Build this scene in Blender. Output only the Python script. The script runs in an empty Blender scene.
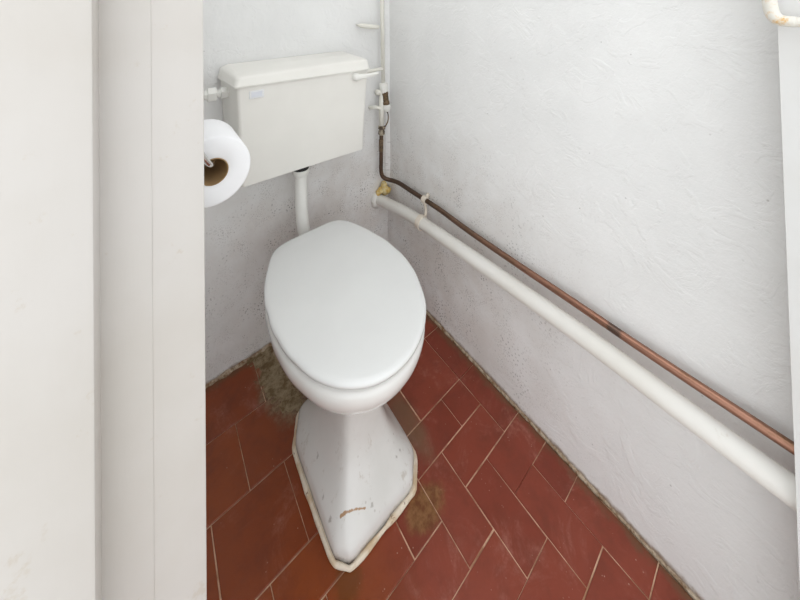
import bpy, bmesh, math, random
from mathutils import Vector, Matrix, noise
random.seed(7)
S = bpy.context.scene
C = S.collection

# ---------------------------------------------------------------- camera, world, light, exposure
cam_d = bpy.data.cameras.new('camera'); cam = bpy.data.objects.new('camera', cam_d); C.objects.link(cam)
S.camera = cam
cam_d.sensor_width = 36.0; cam_d.sensor_fit = 'HORIZONTAL'
cam_d.lens = 321.0 / 800 * 36.0
cam_d.shift_y = -(300 - 10.5) / 800
cam_d.clip_start = 0.01
yaw = math.radians(38.573); roll = math.radians(-0.35)
F = Vector((math.sin(yaw), math.cos(yaw), 0)); R0 = Vector((math.cos(yaw), -math.sin(yaw), 0)); U0 = Vector((0, 0, 1))
Rv = R0 * math.cos(roll) + U0 * math.sin(roll); Uv = U0 * math.cos(roll) - R0 * math.sin(roll)
M = Matrix((Rv, Uv, -F)).transposed().to_4x4(); M.translation = (-0.801, -1.096, 1.10)
cam.matrix_world = M

world = bpy.data.worlds.new('world'); S.world = world; world.use_nodes = True
bg = world.node_tree.nodes['Background']
bg.inputs[0].default_value = (0.962, 0.985, 1.0, 1); bg.inputs[1].default_value = 1.0

ld = bpy.data.lights.new('added_top_fill', 'AREA'); ld.shape = 'DISK'; ld.size = 0.45; ld.energy = 1.35; ld.color = (1.0, 1.0, 0.99)  # unseen lamp added overhead to brighten the small room
lo = bpy.data.objects.new('added_top_fill', ld); C.objects.link(lo); lo.location = (-0.42, -0.52, 2.27)

S.view_settings.view_transform = 'Standard'; S.view_settings.look = 'None'
S.view_settings.gamma = 1.0; S.view_settings.use_curve_mapping = False
S.view_settings.exposure = 0.75

# ---------------------------------------------------------------- material helpers
def lin(c):
    return tuple(((v/255)/12.92 if v/255 <= 0.04045 else (((v/255)+0.055)/1.055)**2.4) for v in c) + (1.0,)

class NT:
    def __init__(s, name, rough=0.5, spec=0.5, metal=0.0, coat=0.0):
        s.m = bpy.data.materials.new(name); s.m.use_nodes = True
        s.t = s.m.node_tree; s.b = s.t.nodes['Principled BSDF']
        s.b.inputs['Roughness'].default_value = rough
        s.b.inputs['Specular IOR Level'].default_value = spec
        s.b.inputs['Metallic'].default_value = metal
        s.b.inputs['Coat Weight'].default_value = coat
        s.pos = s.n('ShaderNodeNewGeometry').outputs['Position']
    def n(s, t): return s.t.nodes.new(t)
    def link(s, a, b): s.t.links.new(a, b)
    def put(s, sock, v):
        if hasattr(v, 'is_output'): s.link(v, sock)
        else: sock.default_value = v
    def noise(s, scale, detail=4, rough=0.55, vec=None, dist=0.0):
        n = s.n('ShaderNodeTexNoise'); n.inputs['Scale'].default_value = scale; n.inputs['Detail'].default_value = detail
        n.inputs['Roughness'].default_value = rough; n.inputs['Distortion'].default_value = dist
        s.link(vec or s.pos, n.inputs['Vector']); return n.outputs['Fac']
    def voro(s, scale, vec=None):
        n = s.n('ShaderNodeTexVoronoi'); n.inputs['Scale'].default_value = scale
        s.link(vec or s.pos, n.inputs['Vector']); return n.outputs['Distance']
    def scaled(s, v3, vec=None):
        n = s.n('ShaderNodeVectorMath'); n.operation = 'MULTIPLY'; s.link(vec or s.pos, n.inputs[0]); n.inputs[1].default_value = v3
        return n.outputs[0]
    def xyz(s, vec=None):
        n = s.n('ShaderNodeSeparateXYZ'); s.link(vec or s.pos, n.inputs[0]); return n.outputs
    def step(s, v, a, b):           # smooth 0..1 from a to b (a may be > b)
        n = s.n('ShaderNodeMapRange'); n.interpolation_type = 'SMOOTHSTEP'
        if a < b: n.inputs[1].default_value = a; n.inputs[2].default_value = b; n.inputs[3].default_value = 0; n.inputs[4].default_value = 1
        else: n.inputs[1].default_value = b; n.inputs[2].default_value = a; n.inputs[3].default_value = 1; n.inputs[4].default_value = 0
        s.link(v, n.inputs[0]); return n.outputs[0]
    def math(s, op, a, b=0.0):
        n = s.n('ShaderNodeMath'); n.operation = op; s.put(n.inputs[0], a); s.put(n.inputs[1], b); return n.outputs[0]
    def mul(s, a, b): return s.math('MULTIPLY', a, b)
    def add(s, a, b): return s.math('ADD', a, b)
    def mix(s, f, a, b):
        n = s.n('ShaderNodeMix'); n.data_type = 'RGBA'
        s.put(n.inputs[0], f); s.put(n.inputs[6], a); s.put(n.inputs[7], b); return n.outputs[2]
    def dist(s, p, scale=(1, 1, 1)):
        a = s.n('ShaderNodeVectorMath'); a.operation = 'SUBTRACT'; s.link(s.pos, a.inputs[0]); a.inputs[1].default_value = p
        b = s.n('ShaderNodeVectorMath'); b.operation = 'MULTIPLY'; s.link(a.outputs[0], b.inputs[0]); b.inputs[1].default_value = scale
        c = s.n('ShaderNodeVectorMath'); c.operation = 'LENGTH'; s.link(b.outputs[0], c.inputs[0]); return c.outputs['Value']
    def segdist(s, a, b):
        va, d = Vector(a), Vector(b) - Vector(a)
        def vm(op, x, y):
            n = s.n('ShaderNodeVectorMath'); n.operation = op; s.put(n.inputs[0], x); s.put(n.inputs[1], y); return n
        pa = vm('SUBTRACT', s.pos, va).outputs[0]
        t = s.math('DIVIDE', vm('DOT_PRODUCT', pa, d).outputs['Value'], d.length_squared)
        t = s.math('MINIMUM', s.math('MAXIMUM', t, 0.0), 1.0)
        n = s.n('ShaderNodeVectorMath'); n.operation = 'SCALE'; n.inputs[0].default_value = d; s.link(t, n.inputs['Scale'])
        return vm('LENGTH', vm('SUBTRACT', pa, n.outputs[0]).outputs[0], (0, 0, 0)).outputs['Value']
    def color(s, v): s.put(s.b.inputs['Base Color'], v)
    def bump(s, h, strength, dist=0.002):
        n = s.n('ShaderNodeBump'); n.inputs['Strength'].default_value = strength; n.inputs['Distance'].default_value = dist
        s.link(h, n.inputs['Height']); s.link(n.outputs[0], s.b.inputs['Normal'])

def mat_wall(name, base):
    m = NT(name, rough=0.75, spec=0.25)
    x, y, z = m.xyz()
    d = m.math('MULTIPLY', m.add(x, y), -1.0)                      # distance from the room's corner along either wall
    col = m.mix(m.step(m.noise(3.5, 5), 0.35, 0.7), lin(base), lin(tuple(c - 7 for c in base)))
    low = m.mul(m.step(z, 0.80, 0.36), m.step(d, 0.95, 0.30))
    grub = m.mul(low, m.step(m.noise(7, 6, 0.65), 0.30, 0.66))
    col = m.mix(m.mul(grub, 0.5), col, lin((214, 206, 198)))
    # black mould specks, dense low down beside the corner
    cx = m.n('ShaderNodeCombineXYZ'); m.link(d, cx.inputs[0]); m.link(z, cx.inputs[1]); uv = cx.outputs[0]
    def voro2(sc):
        n = m.n('ShaderNodeTexVoronoi'); n.voronoi_dimensions = '2D'; n.inputs['Scale'].default_value = sc; m.link(uv, n.inputs['Vector']); return n.outputs['Distance']
    v1 = voro2(85); v2 = voro2(170)
    area = m.step(m.noise(11, 5, 0.7), 0.47, 0.66)
    sp = m.mul(m.mul(m.step(v1, 0.22, 0.12), area), low)
    sp2 = m.mul(m.mul(m.step(v2, 0.26, 0.14), m.step(m.noise(17, 4, 0.7), 0.46, 0.62)), low)
    col = m.mix(m.mul(sp, 0.75), col, lin((92, 84, 78)))
    col = m.mix(m.mul(sp2, 0.5), col, lin((120, 110, 102)))
    far = m.mul(m.step(voro2(13), 0.026, 0.014), m.step(m.noise(5, 3), 0.5, 0.62))
    col = m.mix(m.mul(far, 0.45), col, lin((130, 124, 118)))
    # brown dirt line along the floor
    zz = m.add(z, m.mul(m.noise(38, 5, 0.7), -0.026))
    col = m.mix(m.mul(m.step(zz, 0.004, -0.010), 0.85), col, lin((134, 108, 82)))
    m.color(col)
    stroke = m.noise(24, 4, 0.6, vec=m.scaled((1, 1, 0.45)), dist=0.6)
    h = m.add(m.mul(stroke, 0.8), m.add(m.mul(m.noise(90, 4, 0.65), 0.45), m.mul(m.noise(260, 2), 0.12)))
    h = m.add(h, m.mul(m.step(m.noise(13, 5, 0.6, dist=1.2), 0.50, 0.58), 0.26))
    m.bump(h, 0.42, 0.005)
    return m.m

def mat_gloss_paint(name, base, rough=0.38, ripple=0.10, wear=True):
    m = NT(name, rough=rough, spec=0.4)
    col = m.mix(m.step(m.noise(5, 4), 0.35, 0.7), lin(base), lin((base[0]-6, base[1]-7, base[2]-9)))
    if wear:
        w = m.mul(m.step(m.noise(28, 6, 0.7), 0.63, 0.72), 0.30)
        col = m.mix(w, col, lin((186, 170, 146)))
    m.color(col)
    h = m.add(m.noise(60, 3, vec=m.scaled((1, 1, 0.12))), m.mul(m.noise(130, 3), 0.3))
    m.bump(h, ripple, 0.003)
    return m.m

def mat_plain(name, base, rough=0.3, spec=0.5, var=5, coat=0.0, metal=0.0):
    m = NT(name, rough=rough, spec=spec, coat=coat, metal=metal)
    m.color(m.mix(m.step(m.noise(9, 3), 0.35, 0.7), lin(base), lin(tuple(max(0, c - var) for c in base))))
    return m.m

def mat_tile():
    m = NT('terracotta_tile', rough=0.36, spec=0.5)
    oi = m.n('ShaderNodeObjectInfo').outputs['Random']
    x, y, z = m.xyz()
    red = m.mix(oi, lin((126, 52, 34)), lin((142, 64, 44)))
    brn = m.mix(oi, lin((132, 60, 24)), lin((144, 70, 30)))  # browner left tiles, lightened in colour to offset the shade there
    col = m.mix(m.step(m.add(x, m.mul(m.noise(4, 3), 0.12)), -0.30, -0.46), red, brn)
    col = m.mix(m.mul(m.step(m.noise(14, 5, 0.65), 0.40, 0.75), 0.5), col, lin((100, 42, 24)))
    # pinkish bloom: hazy surface sheen painted into the tile colour
    bloom = m.mul(m.step(m.noise(9, 5, 0.72, vec=m.scaled((1, 1, 1)), dist=0.8), 0.50, 0.72), m.step(m.noise(70, 4, 0.8), 0.30, 0.70))
    col = m.mix(m.mul(bloom, 0.45), col, lin((190, 134, 118)))
    # pale specks
    sp = m.mul(m.step(m.voro(120), 0.16, 0.08), m.step(m.noise(30, 3), 0.55, 0.68))
    col = m.mix(m.mul(sp, 0.55), col, lin((214, 190, 168)))
    # dirt gathered along the walls
    edge = m.math('MINIMUM', m.math('MULTIPLY', x, -1), m.math('MULTIPLY', y, -1))
    e = m.add(edge, m.mul(m.noise(32, 5, 0.7), -0.055))
    col = m.mix(m.mul(m.step(e, 0.002, -0.024), 0.8), col, lin((108, 78, 52)))
    # grey-brown cement smear behind the toilet and ochre stain in front of it
    wob = m.mul(m.noise(26, 5, 0.7), 0.9)
    s1 = m.add(m.dist((-0.475, -0.12, 0), (13.5, 7.5, 0)), wob)
    col = m.mix(m.mul(m.step(s1, 1.65, 1.05), 0.9), col, m.mix(m.step(m.noise(60, 5, .7), .35, .65), lin((100, 80, 56)), lin((156, 138, 110))))
    s2 = m.add(m.dist((-0.318, -0.572, 0), (16, 24, 0)), wob)
    col = m.mix(m.mul(m.step(s2, 1.40, 1.0), 0.8), col, m.mix(m.step(m.noise(60, 5, .7), .35, .65), lin((104, 62, 24)), lin((144, 106, 62))))
    s3 = m.add(m.dist((-0.255, -0.43, 0), (28, 10, 0)), wob)
    col = m.mix(m.mul(m.step(s3, 1.6, 0.9), 0.6), col, lin((120, 98, 72)))
    # rust halo round the foot of the pedestal
    s4 = m.add(m.dist((-0.50, -0.545, 0), (24, 24, 0)), wob)
    col = m.mix(m.mul(m.step(s4, 1.3, 0.8), 0.8), col, lin((112, 62, 18)))
    m.color(col)
    r = m.add(m.mul(m.noise(20, 5, 0.7), 0.35), 0.20); m.link(r, m.b.inputs['Roughness'])
    m.bump(m.add(m.noise(40, 4), m.mul(m.noise(220, 3), 0.4)), 0.14, 0.003)
    return m.m

def mat_grout():
    m = NT('grout', rough=0.9, spec=0.2)
    col = m.mix(m.step(m.noise(16, 5, 0.7), 0.40, 0.65), lin((222, 188, 160)), lin((168, 128, 100)))
    m.color(col); m.bump(m.noise(200, 4), 0.5, 0.003); return m.m

def mat_mortar(name, a, b):
    m = NT(name, rough=0.95, spec=0.15)
    m.color(m.mix(m.step(m.noise(45, 6, 0.75), 0.36, 0.64), lin(a), lin(b)))
    m.bump(m.add(m.noise(120, 5, 0.7), m.noise(320, 3)), 0.7, 0.004); return m.m

def mat_pedestal():
    m = NT('ceramic_pedestal', rough=0.22, spec=0.5, coat=0.25)
    x, y, z = m.xyz()
    col = m.mix(m.step(m.noise(7, 4), 0.4, 0.7), lin((232, 231, 228)), lin((222, 221, 217)))
    lowz = m.step(z, 0.30, 0.05)
    sp = m.mul(m.mul(m.step(m.voro(70), 0.22, 0.08), m.step(m.noise(16, 5, .7), 0.50, 0.64)), lowz)
    col = m.mix(m.mul(sp, 0.45), col, lin((128, 112, 92)))
    scuff = m.mul(m.mul(m.step(m.noise(34, 6, 0.75, vec=m.scaled((1, 1, 0.35))), 0.57, 0.70), lowz), 0.40)
    col = m.mix(scuff, col, lin((160, 142, 116)))
    edge = m.add(z, m.mul(m.noise(50, 5, 0.7), -0.03))
    col = m.mix(m.mul(m.mul(m.step(edge, 0.006, -0.012), m.step(m.noise(18, 4), .42, .6)), 0.8), col, lin((112, 84, 54)))
    # one rust trickle mark and a few dark knocks in the glaze
    near = None
    trail = ((-0.486, -0.4941, 0.0504), (-0.4787, -0.4979, 0.0541), (-0.4696, -0.5027, 0.0552), (-0.4561, -0.5083, 0.053), (-0.4404, -0.5148, 0.0478))
    for k in range(4):
        dd = m.segdist(trail[k], trail[k+1])
        if k == 0: dd = m.add(dd, -0.0012)
        near = dd if near is None else m.math('MINIMUM', near, dd)
    near = m.add(near, m.mul(m.noise(150, 4, .75), 0.0055))
    col = m.mix(m.mul(m.step(near, 0.0046, 0.0034), 0.85), col, lin((164, 116, 54)))
    kn = None
    for p in ((-0.5008, -0.4398, 0.0398), (-0.487, -0.3837, 0.0589), (-0.3304, -0.4957, 0.0558), (-0.5023, -0.4765, 0.0366), (-0.4254, -0.5188, 0.0444), (-0.345, -0.500, 0.056)):
        dd = m.dist(p, (1, 1, 0.6)); kn = dd if kn is None else m.math('MINIMUM', kn, dd)
    kn = m.add(kn, m.mul(m.noise(90, 5, .8), 0.014))
    col = m.mix(m.mul(m.step(kn, 0.0110, 0.0085), 0.45), col, lin((112, 100, 86)))
    m.color(col); return m.m

def mat_sealant():
    m = NT('sealant', rough=0.7, spec=0.3)
    col = m.mix(m.step(m.noise(24, 4), 0.4, 0.65), lin((236, 224, 206)), lin((214, 190, 158)))
    col = m.mix(m.mul(m.step(m.noise(40, 5, .75), 0.60, 0.68), 0.9), col, lin((116, 72, 34)))
    m.color(col); m.bump(m.noise(150, 4), 0.4, 0.003); return m.m

def mat_copper():
    m = NT('copper', rough=0.34, metal=1.0)
    x, y, z = m.xyz()
    t = m.add(m.step(y, -0.80, -0.25), m.mul(m.add(m.noise(14, 5, .7), -0.5), 0.8))
    t = m.math('MINIMUM', m.math('MAXIMUM', t, 0.0), 1.0)
    col = m.mix(t, lin((160, 120, 102)), lin((92, 75, 62)))
    patch = m.mul(m.step(m.noise(26, 6, .8, vec=m.scaled((1, 0.35, 1))), 0.50, 0.66), 0.7)
    col = m.mix(patch, col, lin((118, 92, 68)))
    band = m.mul(m.step(m.dist((-0.022, -0.845, 0.42), (0, 1, 0)), 0.016, 0.008), 0.75)
    col = m.mix(band, col, lin((84, 76, 72)))
    m.color(col)
    m.link(m.add(m.mul(t, 0.18), 0.30), m.b.inputs['Roughness'])
    m.link(m.add(m.mul(t, -0.30), 1.0), m.b.inputs['Metallic'])
    m.bump(m.noise(160, 4), 0.12, 0.002); return m.m

def mat_stained_pipe(name, base, stain, lo_, hi_, spots=None):
    m = NT(name, rough=0.45, spec=0.4)
    col = m.mix(m.step(m.noise(8, 4), 0.4, 0.7), lin(base), lin(tuple(c - 8 for c in base)))
    w = m.step(m.noise(42, 6, 0.75), lo_, hi_)
    if spots: w = m.mul(w, spots(m))
    col = m.mix(w, col, lin(stain))
    m.color(col); m.bump(m.noise(110, 3), 0.15, 0.003); return m.m

M_wall = mat_wall('white_plaster_wall', (238, 238, 237))
M_tile, M_grout = mat_tile(), mat_grout()
M_bounce = mat_plain('pale_bounce_floor', (226, 223, 218), rough=0.7, var=8)  # kept pale so the added floor out of view reflects light
M_frame = mat_gloss_paint('white_gloss_woodwork', (211, 207, 203))
M_strip = mat_gloss_paint('white_board_paint', (220, 220, 219), wear=False)
M_cist = mat_plain('cistern_plastic', (239, 237, 231), rough=0.33, var=3)
M_waste = mat_gloss_paint('waste_pipe_paint', (232, 230, 225), rough=0.45, ripple=0.15)
M_pipew = mat_gloss_paint('pipe_paint', (230, 228, 220), rough=0.42, ripple=0.12)
M_lid = mat_plain('seat_plastic', (234, 235, 234), rough=0.26, var=2)
M_bowl = mat_plain('ceramic_bowl', (236, 235, 232), rough=0.16, coat=0.3, var=4)
M_ped = mat_pedestal(); M_seal = mat_sealant(); M_cop = mat_copper()
M_black = mat_plain('black_rubber', (26, 25, 24), rough=0.6, var=4)
M_white_pl = mat_plain('white_fitting_plastic', (238, 237, 232), rough=0.35, var=6)
M_brass = mat_stained_pipe('aged_brass', (116, 96, 70), (66, 54, 42), 0.42, 0.62)
M_chalk = mat_stained_pipe('limescaled_brass', (176, 164, 144), (74, 60, 46), 0.44, 0.56)
M_paper = mat_plain('tissue_paper', (248, 248, 250), rough=0.95, spec=0.1, var=2)
M_card = mat_plain('cardboard', (168, 140, 104), rough=0.9, spec=0.1, var=12)
M_chrome = mat_plain('chrome', (214, 212, 208), rough=0.18, metal=1.0)
M_foam = mat_mortar('yellow_foam', (222, 184, 96), (240, 226, 180))
M_mortar = mat_mortar('mortar', (118, 98, 72), (172, 154, 126))
M_bead = mat_mortar('dirty_mortar_bead', (134, 102, 74), (206, 190, 168))
M_clip = mat_stained_pipe('cream_clip', (228, 218, 204), (170, 140, 104), 0.60, 0.72)
M_rusty = mat_stained_pipe('rust_spotted_paint', (228, 225, 216), (220, 176, 104), 0.46, 0.62,
    spots=lambda m: m.add(m.step(m.dist((-0.105, -1.075, 1.09), (1, 1, 1)), 0.035, 0.012), m.mul(m.step(m.noise(60, 4), 0.58, 0.7), 0.5)))
M_badge = mat_plain('badge', (238, 239, 240), rough=0.2, var=2)
M_badge2 = mat_plain('badge_print', (224, 227, 234), rough=0.4, var=3)

# ---------------------------------------------------------------- mesh helpers
def mesh_obj(name, bm, mat, parent=None, smooth=True, angle=None):
    bmesh.ops.recalc_face_normals(bm, faces=bm.faces)
    me = bpy.data.meshes.new(name); bm.to_mesh(me); bm.free()
    me.materials.append(mat)
    for p in me.polygons: p.use_smooth = smooth
    if smooth and angle is not None:
        me.set_sharp_from_angle(angle=math.radians(angle))
    o = bpy.data.objects.new(name, me); C.objects.link(o)
    if parent: o.parent = parent; o.matrix_parent_inverse = parent.matrix_world.inverted()
    return o

def thing(name, label, cat, loc=(0, 0, 0), group=None):
    o = bpy.data.objects.new(name, None); C.objects.link(o); o.location = loc; o.empty_display_size = 0.05
    o['label'] = label; o['category'] = cat
    if group: o['group'] = group
    o.matrix_world = Matrix.Translation(loc)
    return o

def tag(o, label, cat):
    o['label'] = label; o['category'] = cat; return o

def struct(o, label=None):
    o['kind'] = 'structure'
    if label: o['label'] = label
    return o

def loft(bm, rings, cap0=True, cap1=True):
    vs = [[bm.verts.new(p) for p in r] for r in rings]
    n = len(vs[0])
    for a, b in zip(vs, vs[1:]):
        for i in range(n):
            bm.faces.new((a[i], a[(i+1) % n], b[(i+1) % n], b[i]))
    if cap0: bm.faces.new(list(reversed(vs[0])))
    if cap1: bm.faces.new(vs[-1])
    return bm

def catmull(pts, k=8):
    pts = [Vector(p) for p in pts]; out = []
    P = [2*pts[0]-pts[1]] + pts + [2*pts[-1]-pts[-2]]
    for i in range(1, len(P)-2):
        for j in range(k):
            t = j/k; p0, p1, p2, p3 = P[i-1], P[i], P[i+1], P[i+2]
            out.append(0.5*((2*p1) + (p2-p0)*t + (2*p0-5*p1+4*p2-p3)*t*t + (3*p1-p0-3*p2+p3)*t**3))
    out.append(pts[-1]); return out

def tube(bm, pts, r, seg=16, rfun=None, closed=False):
    pts = [Vector(p) for p in pts]; n = len(pts); rings = []
    tn = []
    for i in range(n):
        if closed: d = pts[(i+1) % n] - pts[i-1]
        else: d = pts[min(i+1, n-1)] - pts[max(i-1, 0)]
        tn.append(d.normalized())
    up = Vector((0, 0, 1)) if abs(tn[0].z) < 0.9 else Vector((1, 0, 0))
    u = tn[0].cross(up).normalized()
    for i in range(n):
        u = (u - tn[i]*u.dot(tn[i])).normalized(); v = tn[i].cross(u)
        rr = rfun(i/(n-1), pts[i]) if rfun else r
        rings.append([pts[i] + (u*math.cos(a) + v*math.sin(a))*rr for a in (2*math.pi*j/seg for j in range(seg))])
    if closed: rings.append(rings[0]); 
    if closed:
        vs = [[bm.verts.new(p) for p in rg] for rg in rings[:-1]]
        for i in range(n):
            a, b = vs[i], vs[(i+1) % n]
            for j in range(seg): bm.faces.new((a[j], a[(j+1) % seg], b[(j+1) % seg], b[j]))
    else: loft(bm, rings)
    return bm

def lathe(bm, p0, p1, prof, seg=24, hexa=False):
    """profile of (t along p0->p1 in metres, radius) pairs; hexa = six-sided"""
    p0, p1 = Vector(p0), Vector(p1); d = (p1-p0).normalized()
    up = Vector((0, 0, 1)) if abs(d.z) < 0.9 else Vector((1, 0, 0))
    u = d.cross(up).normalized(); v = d.cross(u)
    if hexa: seg = 6
    rings = [[p0 + d*t + (u*math.cos(a)+v*math.sin(a))*r for a in (2*math.pi*j/seg + 0.3 for j in range(seg))] for t, r in prof]
    return loft(bm, rings)

def rrect(x0, x1, y0, y1, z, r, k=5):
    out = []
    for cx, cy, a0 in ((x1-r, y1-r, 0), (x0+r, y1-r, 90), (x0+r, y0+r, 180), (x1-r, y0+r, 270)):
        for j in range(k+1):
            a = math.radians(a0 + 90*j/k); out.append(Vector((cx+r*math.cos(a), cy+r*math.sin(a), z)))
    return out

def box(bm, a, b, bev=0.0, seg=2):
    t = bmesh.new(); bmesh.ops.create_cube(t, size=1)
    for v in t.verts: v.co = Vector([(a[i]+b[i])/2 + v.co[i]*(b[i]-a[i]) for i in range(3)])
    if bev: bmesh.ops.bevel(t, geom=list(t.edges), offset=bev, segments=seg, affect='EDGES', profile=0.5)
    me = bpy.data.meshes.new('tmp'); t.to_mesh(me); t.free(); bm.from_mesh(me); bpy.data.meshes.remove(me)
    return bm

def box_obj(name, a, b, mat, parent=None, bev=0.0, smooth=False):
    return mesh_obj(name, box(bmesh.new(), a, b, bev), mat, parent, smooth=bool(bev), angle=40 if bev else None)

# ---------------------------------------------------------------- the setting
floor = struct(box_obj('floor', (-0.92, -1.04, -0.10), (0.0, 0.0, -0.0022), M_grout))
struct(box_obj('floor', (-2.6, -3.6, -0.11), (0.0, -1.04, 0.0), M_bounce), 'unseen pale floor added to bounce light, in front of the tiled floor')  # out-of-view reflector floor, added to lift the lower walls
struct(box_obj('floor', (-2.6, -1.04, -0.11), (-0.92, -0.735, 0.0), M_bounce), 'unseen pale floor added to bounce light, beside the door')
struct(box_obj('wall_back', (-0.92, 0.0, -0.10), (0.12, 0.12, 2.42), M_wall))
struct(box_obj('wall_right', (0.0, -3.6, -0.10), (0.12, 0.0, 2.42), M_wall))
struct(box_obj('wall_left', (-0.92, -0.68, -0.10), (-0.80, 0.0, 2.42), M_wall))
struct(box_obj('ceiling', (-0.80, -0.735, 2.30), (0.0, 0.0, 2.42), M_wall))

# floor tiles: square tiles in half bond by the back wall, herringbone in front of them
AX, X0, AY, Y0 = 0.0780, 0.0081, 0.0766, 0.0058
cells = []
for row, off in ((0, 1), (2, 0), (4, 1)):
    k = -2 + off
    while k < 10.4:
        cells.append((k, k+2, row, row+2)); k += 2
for x0 in range(-1, 21):
    for c in range(-4, 48, 4):
        y0 = c - x0
        cells.append((x0, x0+2, y0, y0+1))             # lying brick of the herringbone
        y1 = c + 2 - x0
        cells.append((x0, x0+1, y1, y1+2))             # standing brick
meshes = {}
def tile_mesh(w, d):
    key = (round(w, 3), round(d, 3))
    if key not in meshes:
        bm = bmesh.new(); h, b = 0.008, 0.0011
        def ring(i, z): return [Vector((sx*(w/2-i), sy*(d/2-i), z)) for sx, sy in ((-1, -1), (1, -1), (1, 1), (-1, 1))]
        loft(bm, [ring(0, -h), ring(0, -b), ring(b, 0)])
        bmesh.ops.recalc_face_normals(bm, faces=bm.faces)
        me = bpy.data.meshes.new('tile'); bm.to_mesh(me); bm.free(); me.materials.append(M_tile); meshes[key] = me
    return meshes[key]
n_tiles = 0
for (a, b, c, d) in cells:
    herr = not (d - c == 2 and b - a == 2)
    xa, xb = a, b; ya, yb = c, d
    if herr:
        if yb <= 6: continue
        ya = max(ya, 6)
    if ya > 21: continue
    wx1, wx0 = X0 - AX*xa, X0 - AX*xb
    wy1, wy0 = Y0 - AY*ya, Y0 - AY*yb
    xlim = -0.797 if wy1 > -0.74 else -0.918
    wx0 = max(wx0, xlim); wx1 = min(wx1, -0.004); wy1 = min(wy1, -0.004)
    if wx1 - wx0 < 0.012 or wy1 - wy0 < 0.012: continue
    wy0 = max(wy0, -1.038)
    if wy1 - wy0 < 0.012: continue
    g = random.uniform(0.0012, 0.0028)
    w, h = wx1 - wx0 - g, wy1 - wy0 - g
    o = bpy.data.objects.new('tile', tile_mesh(w, h)); C.objects.link(o); o.parent = floor
    o.location = ((wx0+wx1)/2 + random.uniform(-.0006, .0006), (wy0+wy1)/2 + random.uniform(-.0006, .0006), random.uniform(-0.0006, 0.0))
    o.rotation_euler = (random.uniform(-.004, .004), random.uniform(-.004, .004), random.uniform(-.006, .006))
    n_tiles += 1

# crumbly mortar bead where the floor meets the walls
def bead(name, p, q, seed, r0):
    bm = bmesh.new(); n = 90; rings = []
    p, q = Vector(p), Vector(q); d = (q-p).normalized()
    side = Vector((-1, 0, 0)) if abs(d.y) > 0.5 else Vector((0, -1, 0))
    for i in range(n+1):
        c = p + (q-p)*i/n
        r = r0*(0.45 + 1.1*abs(noise.noise(Vector((i*0.21, seed, 0)))) + 0.6*abs(noise.noise(Vector((i*0.9, seed, 4)))))
        rings.append([c - side*0.001 + Vector((0, 0, -0.002)), c + side*r*1.5 + Vector((0, 0, -0.002)), c + side*r*0.7 + Vector((0, 0, r*0.6)), c - side*0.001 + Vector((0, 0, r*1.5))])
    loft(bm, rings)
    return struct(mesh_obj(name, bm, M_bead, smooth=True))
bead('trim_1', (0, -1.07, 0), (0, -0.0, 0), 1.3, 0.0042)
bead('trim_2', (-0.80, 0, 0), (0, 0, 0), 7.7, 0.0062)

# corner strip
bm = bmesh.new(); tri = [(-0.019, 0.0), (-0.015, -0.010), (-0.004, -0.018), (0.0, -0.020), (0.0, 0.0)]
loft(bm, [[Vector((x, y, z)) for x, y in tri] for z in (0.375, 2.30)])
struct(mesh_obj('trim_3', bm, M_wall, smooth=False), 'narrow cream strip filling the corner behind the pipes')

# door frame on the left, stepped
struct(box_obj('trim_4', (-0.8150, -0.700, 0.0), (-0.7518, -0.640, 2.30), M_frame, bev=0.0014))
struct(box_obj('trim_5', (-0.8450, -0.7012, 0.0), (-0.7958, -0.6812, 2.30), M_frame, bev=0.0005))
struct(box_obj('trim_6', (-0.9600, -0.7425, 0.0), (-0.8330, -0.6812, 2.30), M_frame, bev=0.0025))
struct(box_obj('wall_front', (-2.60, -0.7350, -0.10), (-0.9600, -0.640, 2.42), M_wall))

# boxed white board on the right, slightly out of plumb
bm = bmesh.new()
def sec(y, z): return [Vector((0.0, -1.9, z)), Vector((-0.080, -1.9, z)), Vector((-0.080, y, z)), Vector((0.0, y, z))]
loft(bm, [sec(-1.0965, 0.0), sec(-1.0735, 1.07), sec(-1.053, 2.30)])
struct(mesh_obj('trim_7', bm, M_strip, smooth=False), 'white painted board upright on the right that the pipes run into')

# ---------------------------------------------------------------- toilet
toilet = thing('toilet', 'white ceramic toilet with closed lid standing on the red tiles', 'toilet', (-0.40, -0.385, 0))
lid_pts = [(-0.5447, -0.2026), (-0.5266, -0.168), (-0.5101, -0.1501), (-0.4908, -0.1431), (-0.4484, -0.1405), (-0.385, -0.141), (-0.3195, -0.1408), (-0.2944, -0.1618), (-0.2681, -0.218), (-0.2516, -0.2782), (-0.2393, -0.3623), (-0.2434, -0.4337), (-0.2648, -0.4975), (-0.2905, -0.5467), (-0.331, -0.5835), (-0.3826, -0.6069), (-0.4248, -0.6119), (-0.4719, -0.6035), (-0.5109, -0.5801), (-0.5487, -0.5355), (-0.5721, -0.4775), (-0.5852, -0.4108), (-0.5848, -0.3404), (-0.5769, -0.2812), (-0.5631, -0.2407)]
LC = Vector((-0.416, -0.385, 0))
pol = sorted((math.atan2(y-LC.y, x-LC.x), math.hypot(x-LC.x, y-LC.y)) for x, y in lid_pts)
def lid_r(a):
    n = len(pol)
    for i in range(n):
        a0, r0 = pol[i]; a1, r1 = pol[(i+1) % n]
        if i == n-1: a1 += 2*math.pi
        aa = a if a >= pol[0][0] else a + 2*math.pi
        if a0 <= aa <= a1: return r0 + (r1-r0)*(aa-a0)/(a1-a0)
NL = 144
raw = [lid_r(-math.pi + 2*math.pi*i/NL) for i in range(NL)]
for _ in range(2): raw = [(raw[i-1] + 2*raw[i] + raw[(i+1) % NL])/4 for i in range(NL)]
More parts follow.
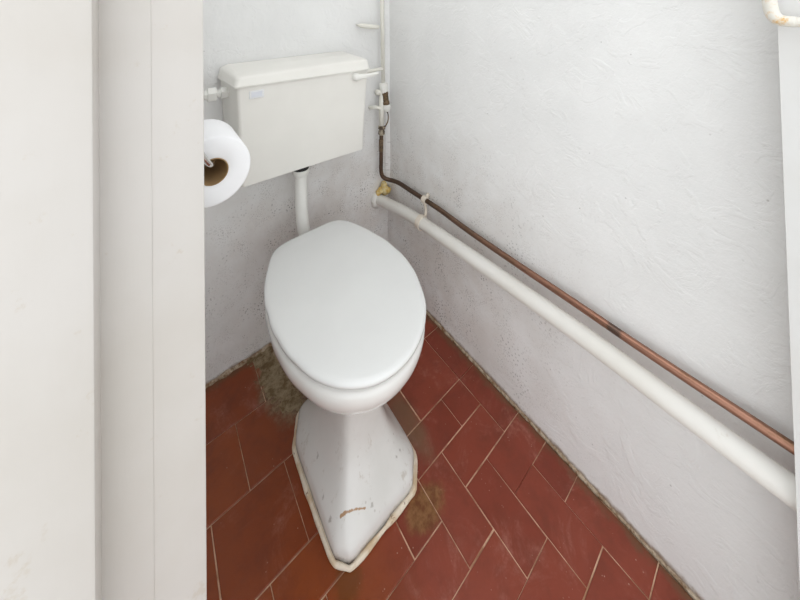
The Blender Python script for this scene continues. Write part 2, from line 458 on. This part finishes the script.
# the pan itself is symmetrical: mean of the outline and its mirror image, used for everything under the lid
sym = [0.5*(raw[i] + lid_r(math.atan2(math.sin(math.pi - (-math.pi + 2*math.pi*i/NL)), math.cos(math.pi - (-math.pi + 2*math.pi*i/NL))))) for i in range(NL)]
def outline(src, s, z, inset=0.0, off=(0, 0)):
    return [Vector((LC.x + off[0] + (src[i]*s-inset)*math.cos(-math.pi+2*math.pi*i/NL), LC.y + off[1] + (src[i]*s-inset)*math.sin(-math.pi+2*math.pi*i/NL), z)) for i in range(NL)]

ZL = 0.420
bm = bmesh.new()
loft(bm, [outline(raw, 1, ZL-0.0130, 0.012), outline(raw, 1, ZL-0.0130, 0.003), outline(raw, 1, ZL-0.0115, 0.0005), outline(raw, 1, ZL-0.006, 0.0),
          outline(raw, 1, ZL-0.0025, 0.0012), outline(raw, 1, ZL-0.0003, 0.004), outline(raw, 1, ZL+0.001, 0.010), outline(raw, 0.85, ZL+0.0028),
          outline(raw, 0.6, ZL+0.0042), outline(raw, 0.3, ZL+0.0050), outline(raw, 0.04, ZL+0.0052)])
mesh_obj('lid', bm, M_lid, toilet)

bm = bmesh.new()
mixr = [0.5*(a+b) for a, b in zip(raw, sym)]
loft(bm, [outline(mixr, 0.94, 0.3955), outline(mixr, 0.955, 0.397), outline(mixr, 0.96, 0.4015), outline(mixr, 0.955, 0.4058), outline(mixr, 0.94, 0.4068),
          outline(mixr, 0.68, 0.4068), outline(mixr, 0.66, 0.4015), outline(mixr, 0.68, 0.3955)], cap0=False, cap1=False)
vs = list(bm.verts)
for i in range(NL):
    bm.faces.new((vs[7*NL+i], vs[7*NL+(i+1) % NL], vs[(i+1) % NL], vs[i]))
mesh_obj('seat', bm, M_lid, toilet)
for sx in (-0.075, 0.075):
    bm = bmesh.new(); lathe(bm, (LC.x+sx-0.016, -0.182+0.147*sx, 0.3985), (LC.x+sx+0.016, -0.182+0.147*sx, 0.3985), [(0, 0.008), (0.002, 0.009), (0.030, 0.009), (0.032, 0.008)])
    mesh_obj('hinge', bm, M_white_pl, toilet)

bm = bmesh.new()
prof = [(0.395, 0.66, 0), (0.3950, 0.955, 0), (0.3925, 0.975, 0), (0.386, 0.985, 0), (0.372, 0.980, 0), (0.358, 0.960, 0), (0.344, 0.925, 0), (0.331, 0.880, 0),
        (0.319, 0.825, 0), (0.3105, 0.775, 0), (0.3065, 0.745, 0), (0.3045, 0.728, 0), (0.302, 0.722, 0), (0.296, 0.69, 0), (0.275, 0.58, 0), (0.255, 0.48, 0)]
loft(bm, [outline(mixr, s, z) for z, s, _ in prof])
mesh_obj('bowl', bm, M_bowl, toilet)

# pedestal: chamfered foot flaring up into a neck
px0, px1, py0, py1 = -0.5105, -0.2860, -0.5365, -0.236
PC = Vector(((px0+px1)/2, (py0+py1)/2, 0))
ch = [(px0, -0.300), (-0.474, py1), (-0.322, py1), (px1, -0.300), (px1, -0.494), (-0.326, py0), (-0.486, py0), (px0, -0.508)]
NP = 12
def foot(s, z, t, dy=0.0, rx=0.060, ry=0.078):
    """ring blended (t) from the chamfered foot to a rounded neck section"""
    out = []
    n = len(ch)
    for i in range(n):
        a, b = Vector(ch[i]), Vector(ch[(i+1) % n])
        for j in range(NP):
            p = a.lerp(b, j/NP)
            q = Vector((p.x-PC.x, p.y-PC.y)) * s
            ang = math.atan2(q.y/ry, q.x/rx)
            e = Vector((rx*math.cos(ang), ry*math.sin(ang)))
            w = q.lerp(e, t)
            out.append(Vector((PC.x+w.x, PC.y+dy+w.y, z)))
    for _ in range(2 + int(60*min(1.0, max(0.0, z-0.02)/0.10))):     # corners soften with height
        out = [(out[k-1] + 2*out[k] + out[(k+1) % len(out)])/4 for k in range(len(out))]
    return out
bm = bmesh.new()
loft(bm, [foot(1.0, 0.0, 0), foot(1.0, 0.020, 0), foot(0.985, 0.028, 0), foot(0.955, 0.034, 0), foot(0.88, 0.046, 0.02), foot(0.78, 0.066, 0.10), foot(0.67, 0.095, 0.22),
          foot(0.58, 0.130, 0.35), foot(0.53, 0.170, 0.50), foot(0.52, 0.210, 0.60), foot(0.54, 0.245, 0.6), foot(0.60, 0.275, 0.5), foot(0.68, 0.300, 0.5)])
bmesh.ops.triangulate(bm, faces=[f for f in bm.faces if len(f.verts) > 4])
mesh_obj('pedestal', bm, M_ped, toilet)

bm = bmesh.new()
loop = foot(1.0, 0.003, 0)
loop = [PC + (p-PC)*1.0 + (Vector((p.x-PC.x, p.y-PC.y, 0)).normalized())*0.004 for p in loop]
for p in loop: p.z = 0.004
tube(bm, loop, 0.006, seg=8, closed=True, rfun=lambda t, p: 0.0052 + 0.0030*noise.noise(p*28) + 0.0015*noise.noise(p*90))
mesh_obj('sealant_bead', bm, M_seal, toilet)['label'] = 'cracked cream sealant around the foot'

# flush pipe between cistern and pan
fp = thing('flush_pipe', 'white plastic flush pipe dropping from the cistern to the pan', 'pipe', (-0.409, -0.09, 0.36))
bm = bmesh.new(); tube(bm, catmull([(-0.409, -0.088, 0.604), (-0.409, -0.088, 0.52), (-0.407, -0.087, 0.45), (-0.402, -0.090, 0.395), (-0.400, -0.108, 0.345), (-0.400, -0.145, 0.322), (-0.400, -0.200, 0.320)], 8), 0.0195, seg=24)
mesh_obj('pipe', bm, M_white_pl, fp)
bm = bmesh.new(); lathe(bm, (-0.409, -0.088, 0.572), (-0.409, -0.088, 0.61), [(0, 0.0195), (0.002, 0.0225), (0.008, 0.0235), (0.010, 0.0255), (0.020, 0.0262), (0.022, 0.0245)])
mesh_obj('collar', bm, M_white_pl, fp)
bm = bmesh.new(); lathe(bm, (-0.409, -0.088, 0.587), (-0.409, -0.088, 0.65), [(0, 0.0235), (0.004, 0.0245), (0.022, 0.0245), (0.047, 0.0215)])
mesh_obj('rubber_seal', bm, M_black, fp)

# ---------------------------------------------------------------- cistern
def flare(bm):                    # the tank is a little wider at the wall than at its front
    for v in bm.verts:
        v.co.x = -0.414 + (v.co.x + 0.414)*(1 + 0.050*(v.co.y + 0.18)/0.18) + 0.0015
ci = thing('cistern', 'cream white plastic toilet cistern hung on the back wall', 'cistern', (-0.41, -0.09, 0.636))
bm = bmesh.new()
loft(bm, [rrect(-0.596, -0.228, -0.160, -0.004, 0.6290, 0.006), rrect(-0.600, -0.2245, -0.1645, -0.002, 0.6310, 0.008), rrect(-0.601, -0.2235, -0.166, -0.002, 0.635, 0.009),
          rrect(-0.608, -0.2180, -0.173, -0.002, 0.77, 0.009), rrect(-0.6155, -0.2115, -0.181, -0.002, 0.8985, 0.009), rrect(-0.605, -0.222, -0.173, -0.006, 0.900, 0.008)])
flare(bm); mesh_obj('tank', bm, M_cist, ci, angle=35)
bm = bmesh.new()
rings = [rrect(-0.612, -0.214, -0.178, -0.004, 0.8993, 0.008), rrect(-0.6215, -0.2065, -0.1850, -0.001, 0.8997, 0.010), rrect(-0.6225, -0.2055, -0.1862, -0.001, 0.9015, 0.010),
         rrect(-0.6225, -0.2055, -0.1862, -0.001, 0.9055, 0.010), rrect(-0.6212, -0.2068, -0.1850, -0.001, 0.9070, 0.010), rrect(-0.6180, -0.2095, -0.1815, -0.001, 0.9255, 0.011),
         rrect(-0.6155, -0.2120, -0.1785, -0.001, 0.9300, 0.012), rrect(-0.6110, -0.2165, -0.1735, -0.001, 0.9330, 0.012), rrect(-0.606, -0.2225, -0.150, -0.002, 0.9345, 0.010), rrect(-0.602, -0.2265, -0.08, -0.004, 0.9370, 0.008)]
for rg in rings[5:]:
    for p in rg: p.z += 0.0042*(p.x+0.414)/0.2 + 0.007*(1 + p.y/0.18)
loft(bm, rings); flare(bm); mesh_obj('cistern_lid', bm, M_cist, ci, angle=35)
lev = bmesh.new(); lathe(lev, (-0.262, -0.172, 0.884), (-0.262, -0.205, 0.884), [(0, 0.011), (0.012, 0.0125), (0.022, 0.0125), (0.027, 0.010), (0.030, 0.005)])
pv = mesh_obj('flush_lever', lev, M_white_pl, ci, angle=50)
bm = bmesh.new()
def oval(c, w, h): return [Vector((c[0], c[1] + w*math.cos(a), c[2] + h*math.sin(a))) for a in (2*math.pi*j/16 for j in range(16))]
loft(bm, [oval((-0.268, -0.197, 0.884), .003, .006), oval((-0.262, -0.198, 0.884), .006, .0105), oval((-0.245, -0.201, 0.8855), .006, .0085), oval((-0.215, -0.206, 0.888), .005, .0062), oval((-0.192, -0.210, 0.8905), .0046, .0055), oval((-0.1875, -0.211, 0.891), .002, .003)])
mesh_obj('lever_arm', bm, M_white_pl, pv)
bd = mesh_obj('badge', box(bmesh.new(), (-0.584, -0.1815, 0.8665), (-0.546, -0.1765, 0.8885), 0.0015), M_badge, ci, angle=40)
mesh_obj('badge_print', box(bmesh.new(), (-0.579, -0.1818, 0.8705), (-0.551, -0.181, 0.8845), 0.0002), M_badge2, bd, smooth=False)
bm = bmesh.new(); lathe(bm, (-0.606, -0.082, 0.872), (-0.65, -0.082, 0.872), [(0, 0.017), (0.018, 0.017), (0.029, 0.017), (0.030, 0.012), (0.036, 0.012)], hexa=True)
mesh_obj('backnut', bm, M_white_pl, ci, smooth=False)
ov = thing('overflow_pipe', 'white overflow pipe with hexagonal nut on the left side of the cistern', 'pipe', (-0.70, -0.082, 0.872))
bm = bmesh.new(); tube(bm, [(-0.634, -0.082, 0.872), (-0.66, -0.082, 0.872), (-0.7985, -0.082, 0.870)], 0.0105, seg=20); mesh_obj('pipe', bm, M_white_pl, ov)
bm = bmesh.new(); lathe(bm, (-0.645, -0.082, 0.872), (-0.67, -0.082, 0.872), [(0, 0.013), (0.001, 0.0200), (0.021, 0.0200), (0.024, 0.0145), (0.030, 0.013)], hexa=True)
mesh_obj('nut', bm, M_white_pl, ov, smooth=False)

# ---------------------------------------------------------------- pipework in the corner
sp = thing('supply_pipe', 'white painted supply pipe running down the corner beside the cistern', 'pipe', (-0.051, -0.042, 0.79))
bm = bmesh.new(); tube(bm, [(-0.052, -0.042, 2.299), (-0.052, -0.042, 1.1), (-0.050, -0.043, 0.785)], 0.0078, seg=18); mesh_obj('pipe', bm, M_pipew, sp)
bm = bmesh.new(); tube(bm, catmull([(-0.205, -0.060, 0.866), (-0.15, -0.055, 0.8655), (-0.09, -0.046, 0.8665), (-0.052, -0.042, 0.867)], 6), 0.0072, seg=16); mesh_obj('branch_pipe', bm, M_pipew, sp)

va = thing('stop_valve', 'old brass stop valve between two white nuts in the corner', 'valve', (-0.04, -0.045, 0.70))
bm = bmesh.new(); lathe(bm, (-0.0515, -0.045, 0.811), (-0.0470, -0.046, 0.770), [(0, 0.011), (0.002, 0.0160), (0.012, 0.0172), (0.034, 0.0172), (0.040, 0.0145)], seg=10); mesh_obj('nut', bm, M_white_pl, va, angle=30)
bm = bmesh.new(); lathe(bm, (-0.0470, -0.048, 0.776), (-0.0400, -0.050, 0.712), [(0, 0.0135), (0.012, 0.0140), (0.014, 0.0128), (0.040, 0.0128), (0.042, 0.0145), (0.060, 0.0145)], seg=20); mesh_obj('valve_body', bm, M_brass, va, angle=40)
bm = bmesh.new(); lathe(bm, (-0.0405, -0.050, 0.724), (-0.0390, -0.050, 0.690), [(0, 0.012), (0.002, 0.0172), (0.014, 0.0175), (0.024, 0.0140), (0.030, 0.007)], seg=12); mesh_obj('nut', bm, M_white_pl, va, angle=30)
bm = bmesh.new(); tube(bm, [(-0.050, -0.040, 0.766), (-0.064, -0.038, 0.772), (-0.080, -0.034, 0.775)], 0.006, seg=12, rfun=lambda t, p: 0.005 + 0.0065*(t > 0.4)); mesh_obj('side_boss', bm, M_pipew, va)
bm = bmesh.new(); tube(bm, catmull([(-0.048, -0.040, 0.704), (-0.066, -0.040, 0.708), (-0.078, -0.038, 0.715), (-0.087, -0.030, 0.714), (-0.089, -0.003, 0.708)], 5), 0.0075, seg=12); mesh_obj('clip_arm', bm, M_pipew, va)
bm = bmesh.new(); tube(bm, [(-0.056, -0.040, 0.772), (-0.058, -0.041, 0.70), (-0.0585, -0.043, 0.632)], 0.0100, seg=16); mesh_obj('painted_tail', bm, M_pipew, va)
bm = bmesh.new(); tube(bm, catmull([(-0.0390, -0.050, 0.696), (-0.033, -0.052, 0.680), (-0.036, -0.054, 0.655), (-0.050, -0.055, 0.636)], 6), 0.0024, seg=8); mesh_obj('wire', bm, M_brass, va)

cp = thing('copper_pipe', 'tarnished bare copper water pipe running along the right wall', 'pipe', (-0.022, -0.5, 0.42))
path = [(-0.0595, -0.043, 0.626), (-0.061, -0.043, 0.58), (-0.0625, -0.043, 0.50), (-0.063, -0.043, 0.462), (-0.060, -0.046, 0.441), (-0.050, -0.053, 0.429), (-0.038, -0.064, 0.424), (-0.028, -0.085, 0.4235), (-0.0225, -0.115, 0.424),
        (-0.022, -0.18, 0.424), (-0.022, -0.32, 0.4255), (-0.021, -0.45, 0.4185), (-0.021, -0.60, 0.417), (-0.022, -0.75, 0.4185), (-0.022, -0.90, 0.418), (-0.022, -1.06, 0.4215), (-0.022, -1.12, 0.423)]
bm = bmesh.new(); tube(bm, catmull(path, 7), 0.0080, seg=18); mesh_obj('pipe', bm, M_cop, cp)
bm = bmesh.new(); lathe(bm, (-0.0575, -0.043, 0.640), (-0.0605, -0.043, 0.600), [(0, 0.010), (0.003, 0.0148), (0.013, 0.0150), (0.015, 0.0115), (0.020, 0.0115), (0.022, 0.0138), (0.034, 0.0138), (0.038, 0.009)], seg=8); mesh_obj('compression_joint', bm, M_chalk, cp, smooth=False)
bm = bmesh.new(); lathe(bm, (-0.0615, -0.043, 0.585), (-0.0625, -0.043, 0.53), [(0, 0.0078), (0.001, 0.0092), (0.048, 0.0092), (0.049, 0.0078)], seg=18); mesh_obj('soldered_sleeve', bm, M_brass, cp)

wp = thing('waste_pipe', 'thick white painted waste pipe sloping along the right wall into the back wall', 'pipe', (-0.047, -0.5, 0.36))
bm = bmesh.new(); tube(bm, catmull([(-0.052, 0.0, 0.3235), (-0.049, -0.06, 0.334), (-0.047, -0.20, 0.354), (-0.047, -0.354, 0.364), (-0.047, -0.58, 0.373), (-0.047, -0.80, 0.380), (-0.047, -0.95, 0.379), (-0.047, -1.12, 0.379)], 8), 0.0198, seg=28); mesh_obj('pipe', bm, M_waste, wp)
bm = bmesh.new()
rg = []
for k, (y, s) in enumerate(((-0.0, 1.0), (-0.006, 1.0), (-0.012, 0.92), (-0.016, 0.6))):
    rg.append([Vector((-0.060 + 0.024*s*math.cos(a)*(1+0.18*noise.noise(Vector((math.cos(a)*2, math.sin(a)*2, 1)))), y, 0.322 + 0.031*s*math.sin(a)*(1+0.18*noise.noise(Vector((math.cos(a)*2, math.sin(a)*2, 5)))))) for a in (2*math.pi*j/24 for j in range(24))])
loft(bm, rg); mesh_obj('wall_collar', bm, M_white_pl, wp)['label'] = 'rough white filler collar at the wall'

fo = bmesh.new()
for c, r in (((-0.034, -0.020, 0.386), 0.013), ((-0.030, -0.024, 0.366), 0.016), ((-0.044, -0.014, 0.362), 0.014), ((-0.020, -0.032, 0.362), 0.012), ((-0.026, -0.018, 0.350), 0.014), ((-0.054, -0.010, 0.354), 0.011)):
    t = bmesh.new(); bmesh.ops.create_icosphere(t, subdivisions=3, radius=r)
    for v in t.verts: v.co = v.co*(1 + 0.35*noise.noise(v.co*90 + Vector(c)*50)) + Vector(c)
    me = bpy.data.meshes.new('t'); t.to_mesh(me); t.free(); fo.from_mesh(me); bpy.data.meshes.remove(me)
for v in fo.verts:
    v.co.y = min(v.co.y, -0.0005); v.co.x = min(v.co.x, -0.0005)
tag(mesh_obj('foam_sealant', fo, M_foam), 'lumps of yellow expanding foam where the waste pipe meets the corner', 'foam')

cl = thing('pipe_clip', 'cream double pipe clip holding the copper pipe above the waste pipe', 'clip', (-0.03, -0.255, 0.39))
def ring_clip(name, c, r, w, a0, a1, th=0.0028):
    bm = bmesh.new(); rings = []
    n = 28
    for i in range(n+1):
        a = math.radians(a0 + (a1-a0)*i/n); d = Vector((math.cos(a), 0, math.sin(a))); c_ = Vector(c)
        rings.append([c_ + d*r + Vector((0, -w/2, 0)), c_ + d*(r+th) + Vector((0, -w/2, 0)), c_ + d*(r+th) + Vector((0, w/2, 0)), c_ + d*r + Vector((0, w/2, 0))])
    loft(bm, rings); return mesh_obj(name, bm, M_clip, cl, smooth=True, angle=40)
ring_clip('upper_ring', (-0.022, -0.255, 0.425), 0.0084, 0.018, 0, 360, 0.0042)
ring_clip('lower_ring', (-0.047, -0.262, 0.3585), 0.0200, 0.017, 10, 300, 0.0038)
bm = bmesh.new(); tube(bm, catmull([(-0.024, -0.255, 0.4165), (-0.022, -0.257, 0.403), (-0.022, -0.260, 0.390), (-0.027, -0.262, 0.3755)], 5), 0.0052, seg=10); mesh_obj('stem', bm, M_clip, cl)
bm = bmesh.new(); tube(bm, [(-0.014, -0.253, 0.431), (-0.0008, -0.252, 0.437)], 0.006, seg=12); mesh_obj('wall_boss', bm, M_clip, cl)

# small white peg on the back wall over the cistern
pg = thing('wall_peg', 'small white tapered peg on the back wall above the cistern', 'peg', (-0.13, -0.02, 1.04))
bm = bmesh.new(); tube(bm, catmull([(-0.150, -0.018, 1.0440), (-0.135, -0.022, 1.0415), (-0.100, -0.026, 1.0365), (-0.062, -0.030, 1.0340)], 6), 0.004, seg=12, rfun=lambda t, p: 0.0040 + 0.0060*math.sin(math.pi*min(1, t*0.75+0.05))); mesh_obj('peg', bm, M_pipew, pg)
bm = bmesh.new(); tube(bm, [(-0.146, -0.0005, 1.0435), (-0.146, -0.020, 1.0435)], 0.0035, seg=10); mesh_obj('nail', bm, M_pipew, pg)

# rust-marked pipe with elbow, upper right
rp = thing('painted_elbow_pipe', 'rust-marked cream pipe with an elbow in front of the white board', 'pipe', (-0.105, -1.066, 1.1))
bm = bmesh.new(); tube(bm, [(-0.105, -1.067, 2.30), (-0.105, -1.067, 1.5)] + catmull([(-0.105, -1.067, 1.20), (-0.105, -1.067, 1.112), (-0.105, -1.0695, 1.092), (-0.105, -1.076, 1.0835), (-0.105, -1.092, 1.0808), (-0.105, -1.2, 1.0808)], 6) + [(-0.105, -1.88, 1.0808)], 0.0068, seg=18); mesh_obj('pipe', bm, M_rusty, rp)
bm = bmesh.new(); tube(bm, catmull([(-0.105, -1.067, 1.118), (-0.105, -1.067, 1.108), (-0.105, -1.0695, 1.092), (-0.105, -1.076, 1.0835), (-0.105, -1.090, 1.0808)], 6), 0.0076, seg=18); mesh_obj('elbow', bm, M_rusty, rp)

# ---------------------------------------------------------------- toilet roll and holder
tr = thing('toilet_roll', 'white toilet paper roll hanging beside the door frame', 'toilet roll', (-0.7285, -0.55, 0.8838))
def annulus(name, r0, r1, y0, y1, mat, parent, cx=-0.7285, cz=0.8838, seg=64, bev=0.003):
    bm = bmesh.new()
    prof = [(r0, y0+bev*0.3), (r0+bev*.3, y0), (r1-bev, y0), (r1-bev*.3, y0+bev*.3), (r1, y0+bev), (r1, y1-bev), (r1-bev, y1), (r0, y1)]
    rings = [[Vector((cx+r*math.cos(2*math.pi*j/seg), y, cz+r*math.sin(2*math.pi*j/seg))) for j in range(seg)] for r, y in prof]
    rings.append(rings[0])
    vs = [[bm.verts.new(p) for p in rg] for rg in rings[:-1]]
    for i in range(len(vs)):
        a, b = vs[i], vs[(i+1) % len(vs)]
        for j in range(seg): bm.faces.new((a[j], a[(j+1) % seg], b[(j+1) % seg], b[j]))
    return mesh_obj(name, bm, mat, parent, angle=50)
annulus('paper', 0.0178, 0.0470, -0.600, -0.508, M_paper, tr)
annulus('core', 0.0168, 0.0180, -0.6005, -0.5075, M_card, tr, bev=0.0004)
rh = thing('roll_holder', 'chrome wire toilet roll holder on the left wall', 'roll holder', (-0.80, -0.60, 0.95))
bm = bmesh.new(); tube(bm, catmull([(-0.797, -0.640, 0.965), (-0.775, -0.640, 0.955), (-0.752, -0.630, 0.932), (-0.738, -0.618, 0.906), (-0.7315, -0.606, 0.8969), (-0.7285, -0.585, 0.8969), (-0.7285, -0.54, 0.8969), (-0.7285, -0.513, 0.8969)], 6), 0.0036, seg=12); mesh_obj('wire_arm', bm, M_chrome, rh)
mesh_obj('wall_plate', box(bmesh.new(), (-0.7998, -0.66, 0.945), (-0.7955, -0.62, 0.985), 0.0015), M_chrome, rh, angle=40)

# ---------------------------------------------------------------- mortar lumps behind the toilet
bm = bmesh.new(); nx, ny = 34, 56
xa, xb, ya, yb = -0.555, -0.425, -0.235, -0.0005
g = []
for j in range(ny+1):
    row = []
    for i in range(nx+1):
        x = xa + (xb-xa)*i/nx; y = ya + (yb-ya)*j/ny
        u = (x + 0.478 + 0.10*(y+0.12))/0.050; v = (y+0.09)/0.125
        e = 1.0 - math.sqrt(u*u + v*v*0.9) + 0.55*noise.noise(Vector((x*28, y*28, 3)))
        e2 = (0.022 + y)*30                                     # thicker against the wall
        hgt = 0.010*max(min(e, 0.8), 0.6*max(min(e2, 0.8), -1) + 0.35*noise.noise(Vector((x*40, 2, 9)))) + 0.0035*noise.noise(Vector((x*90, y*90, 1)))
        row.append(bm.verts.new((x, y, max(-0.0015, hgt))))
    g.append(row)
for j in range(ny):
    for i in range(nx):
        q = (g[j][i], g[j][i+1], g[j+1][i+1], g[j+1][i])
        if max(v.co.z for v in q) > -0.0014: bm.faces.new(q)
loose = [v for v in bm.verts if not v.link_faces]
bmesh.ops.delete(bm, geom=loose, context='VERTS')
tag(mesh_obj('mortar_patch', bm, M_mortar), 'crusty grey-brown mortar patch on the floor by the back wall behind the toilet', 'mortar')
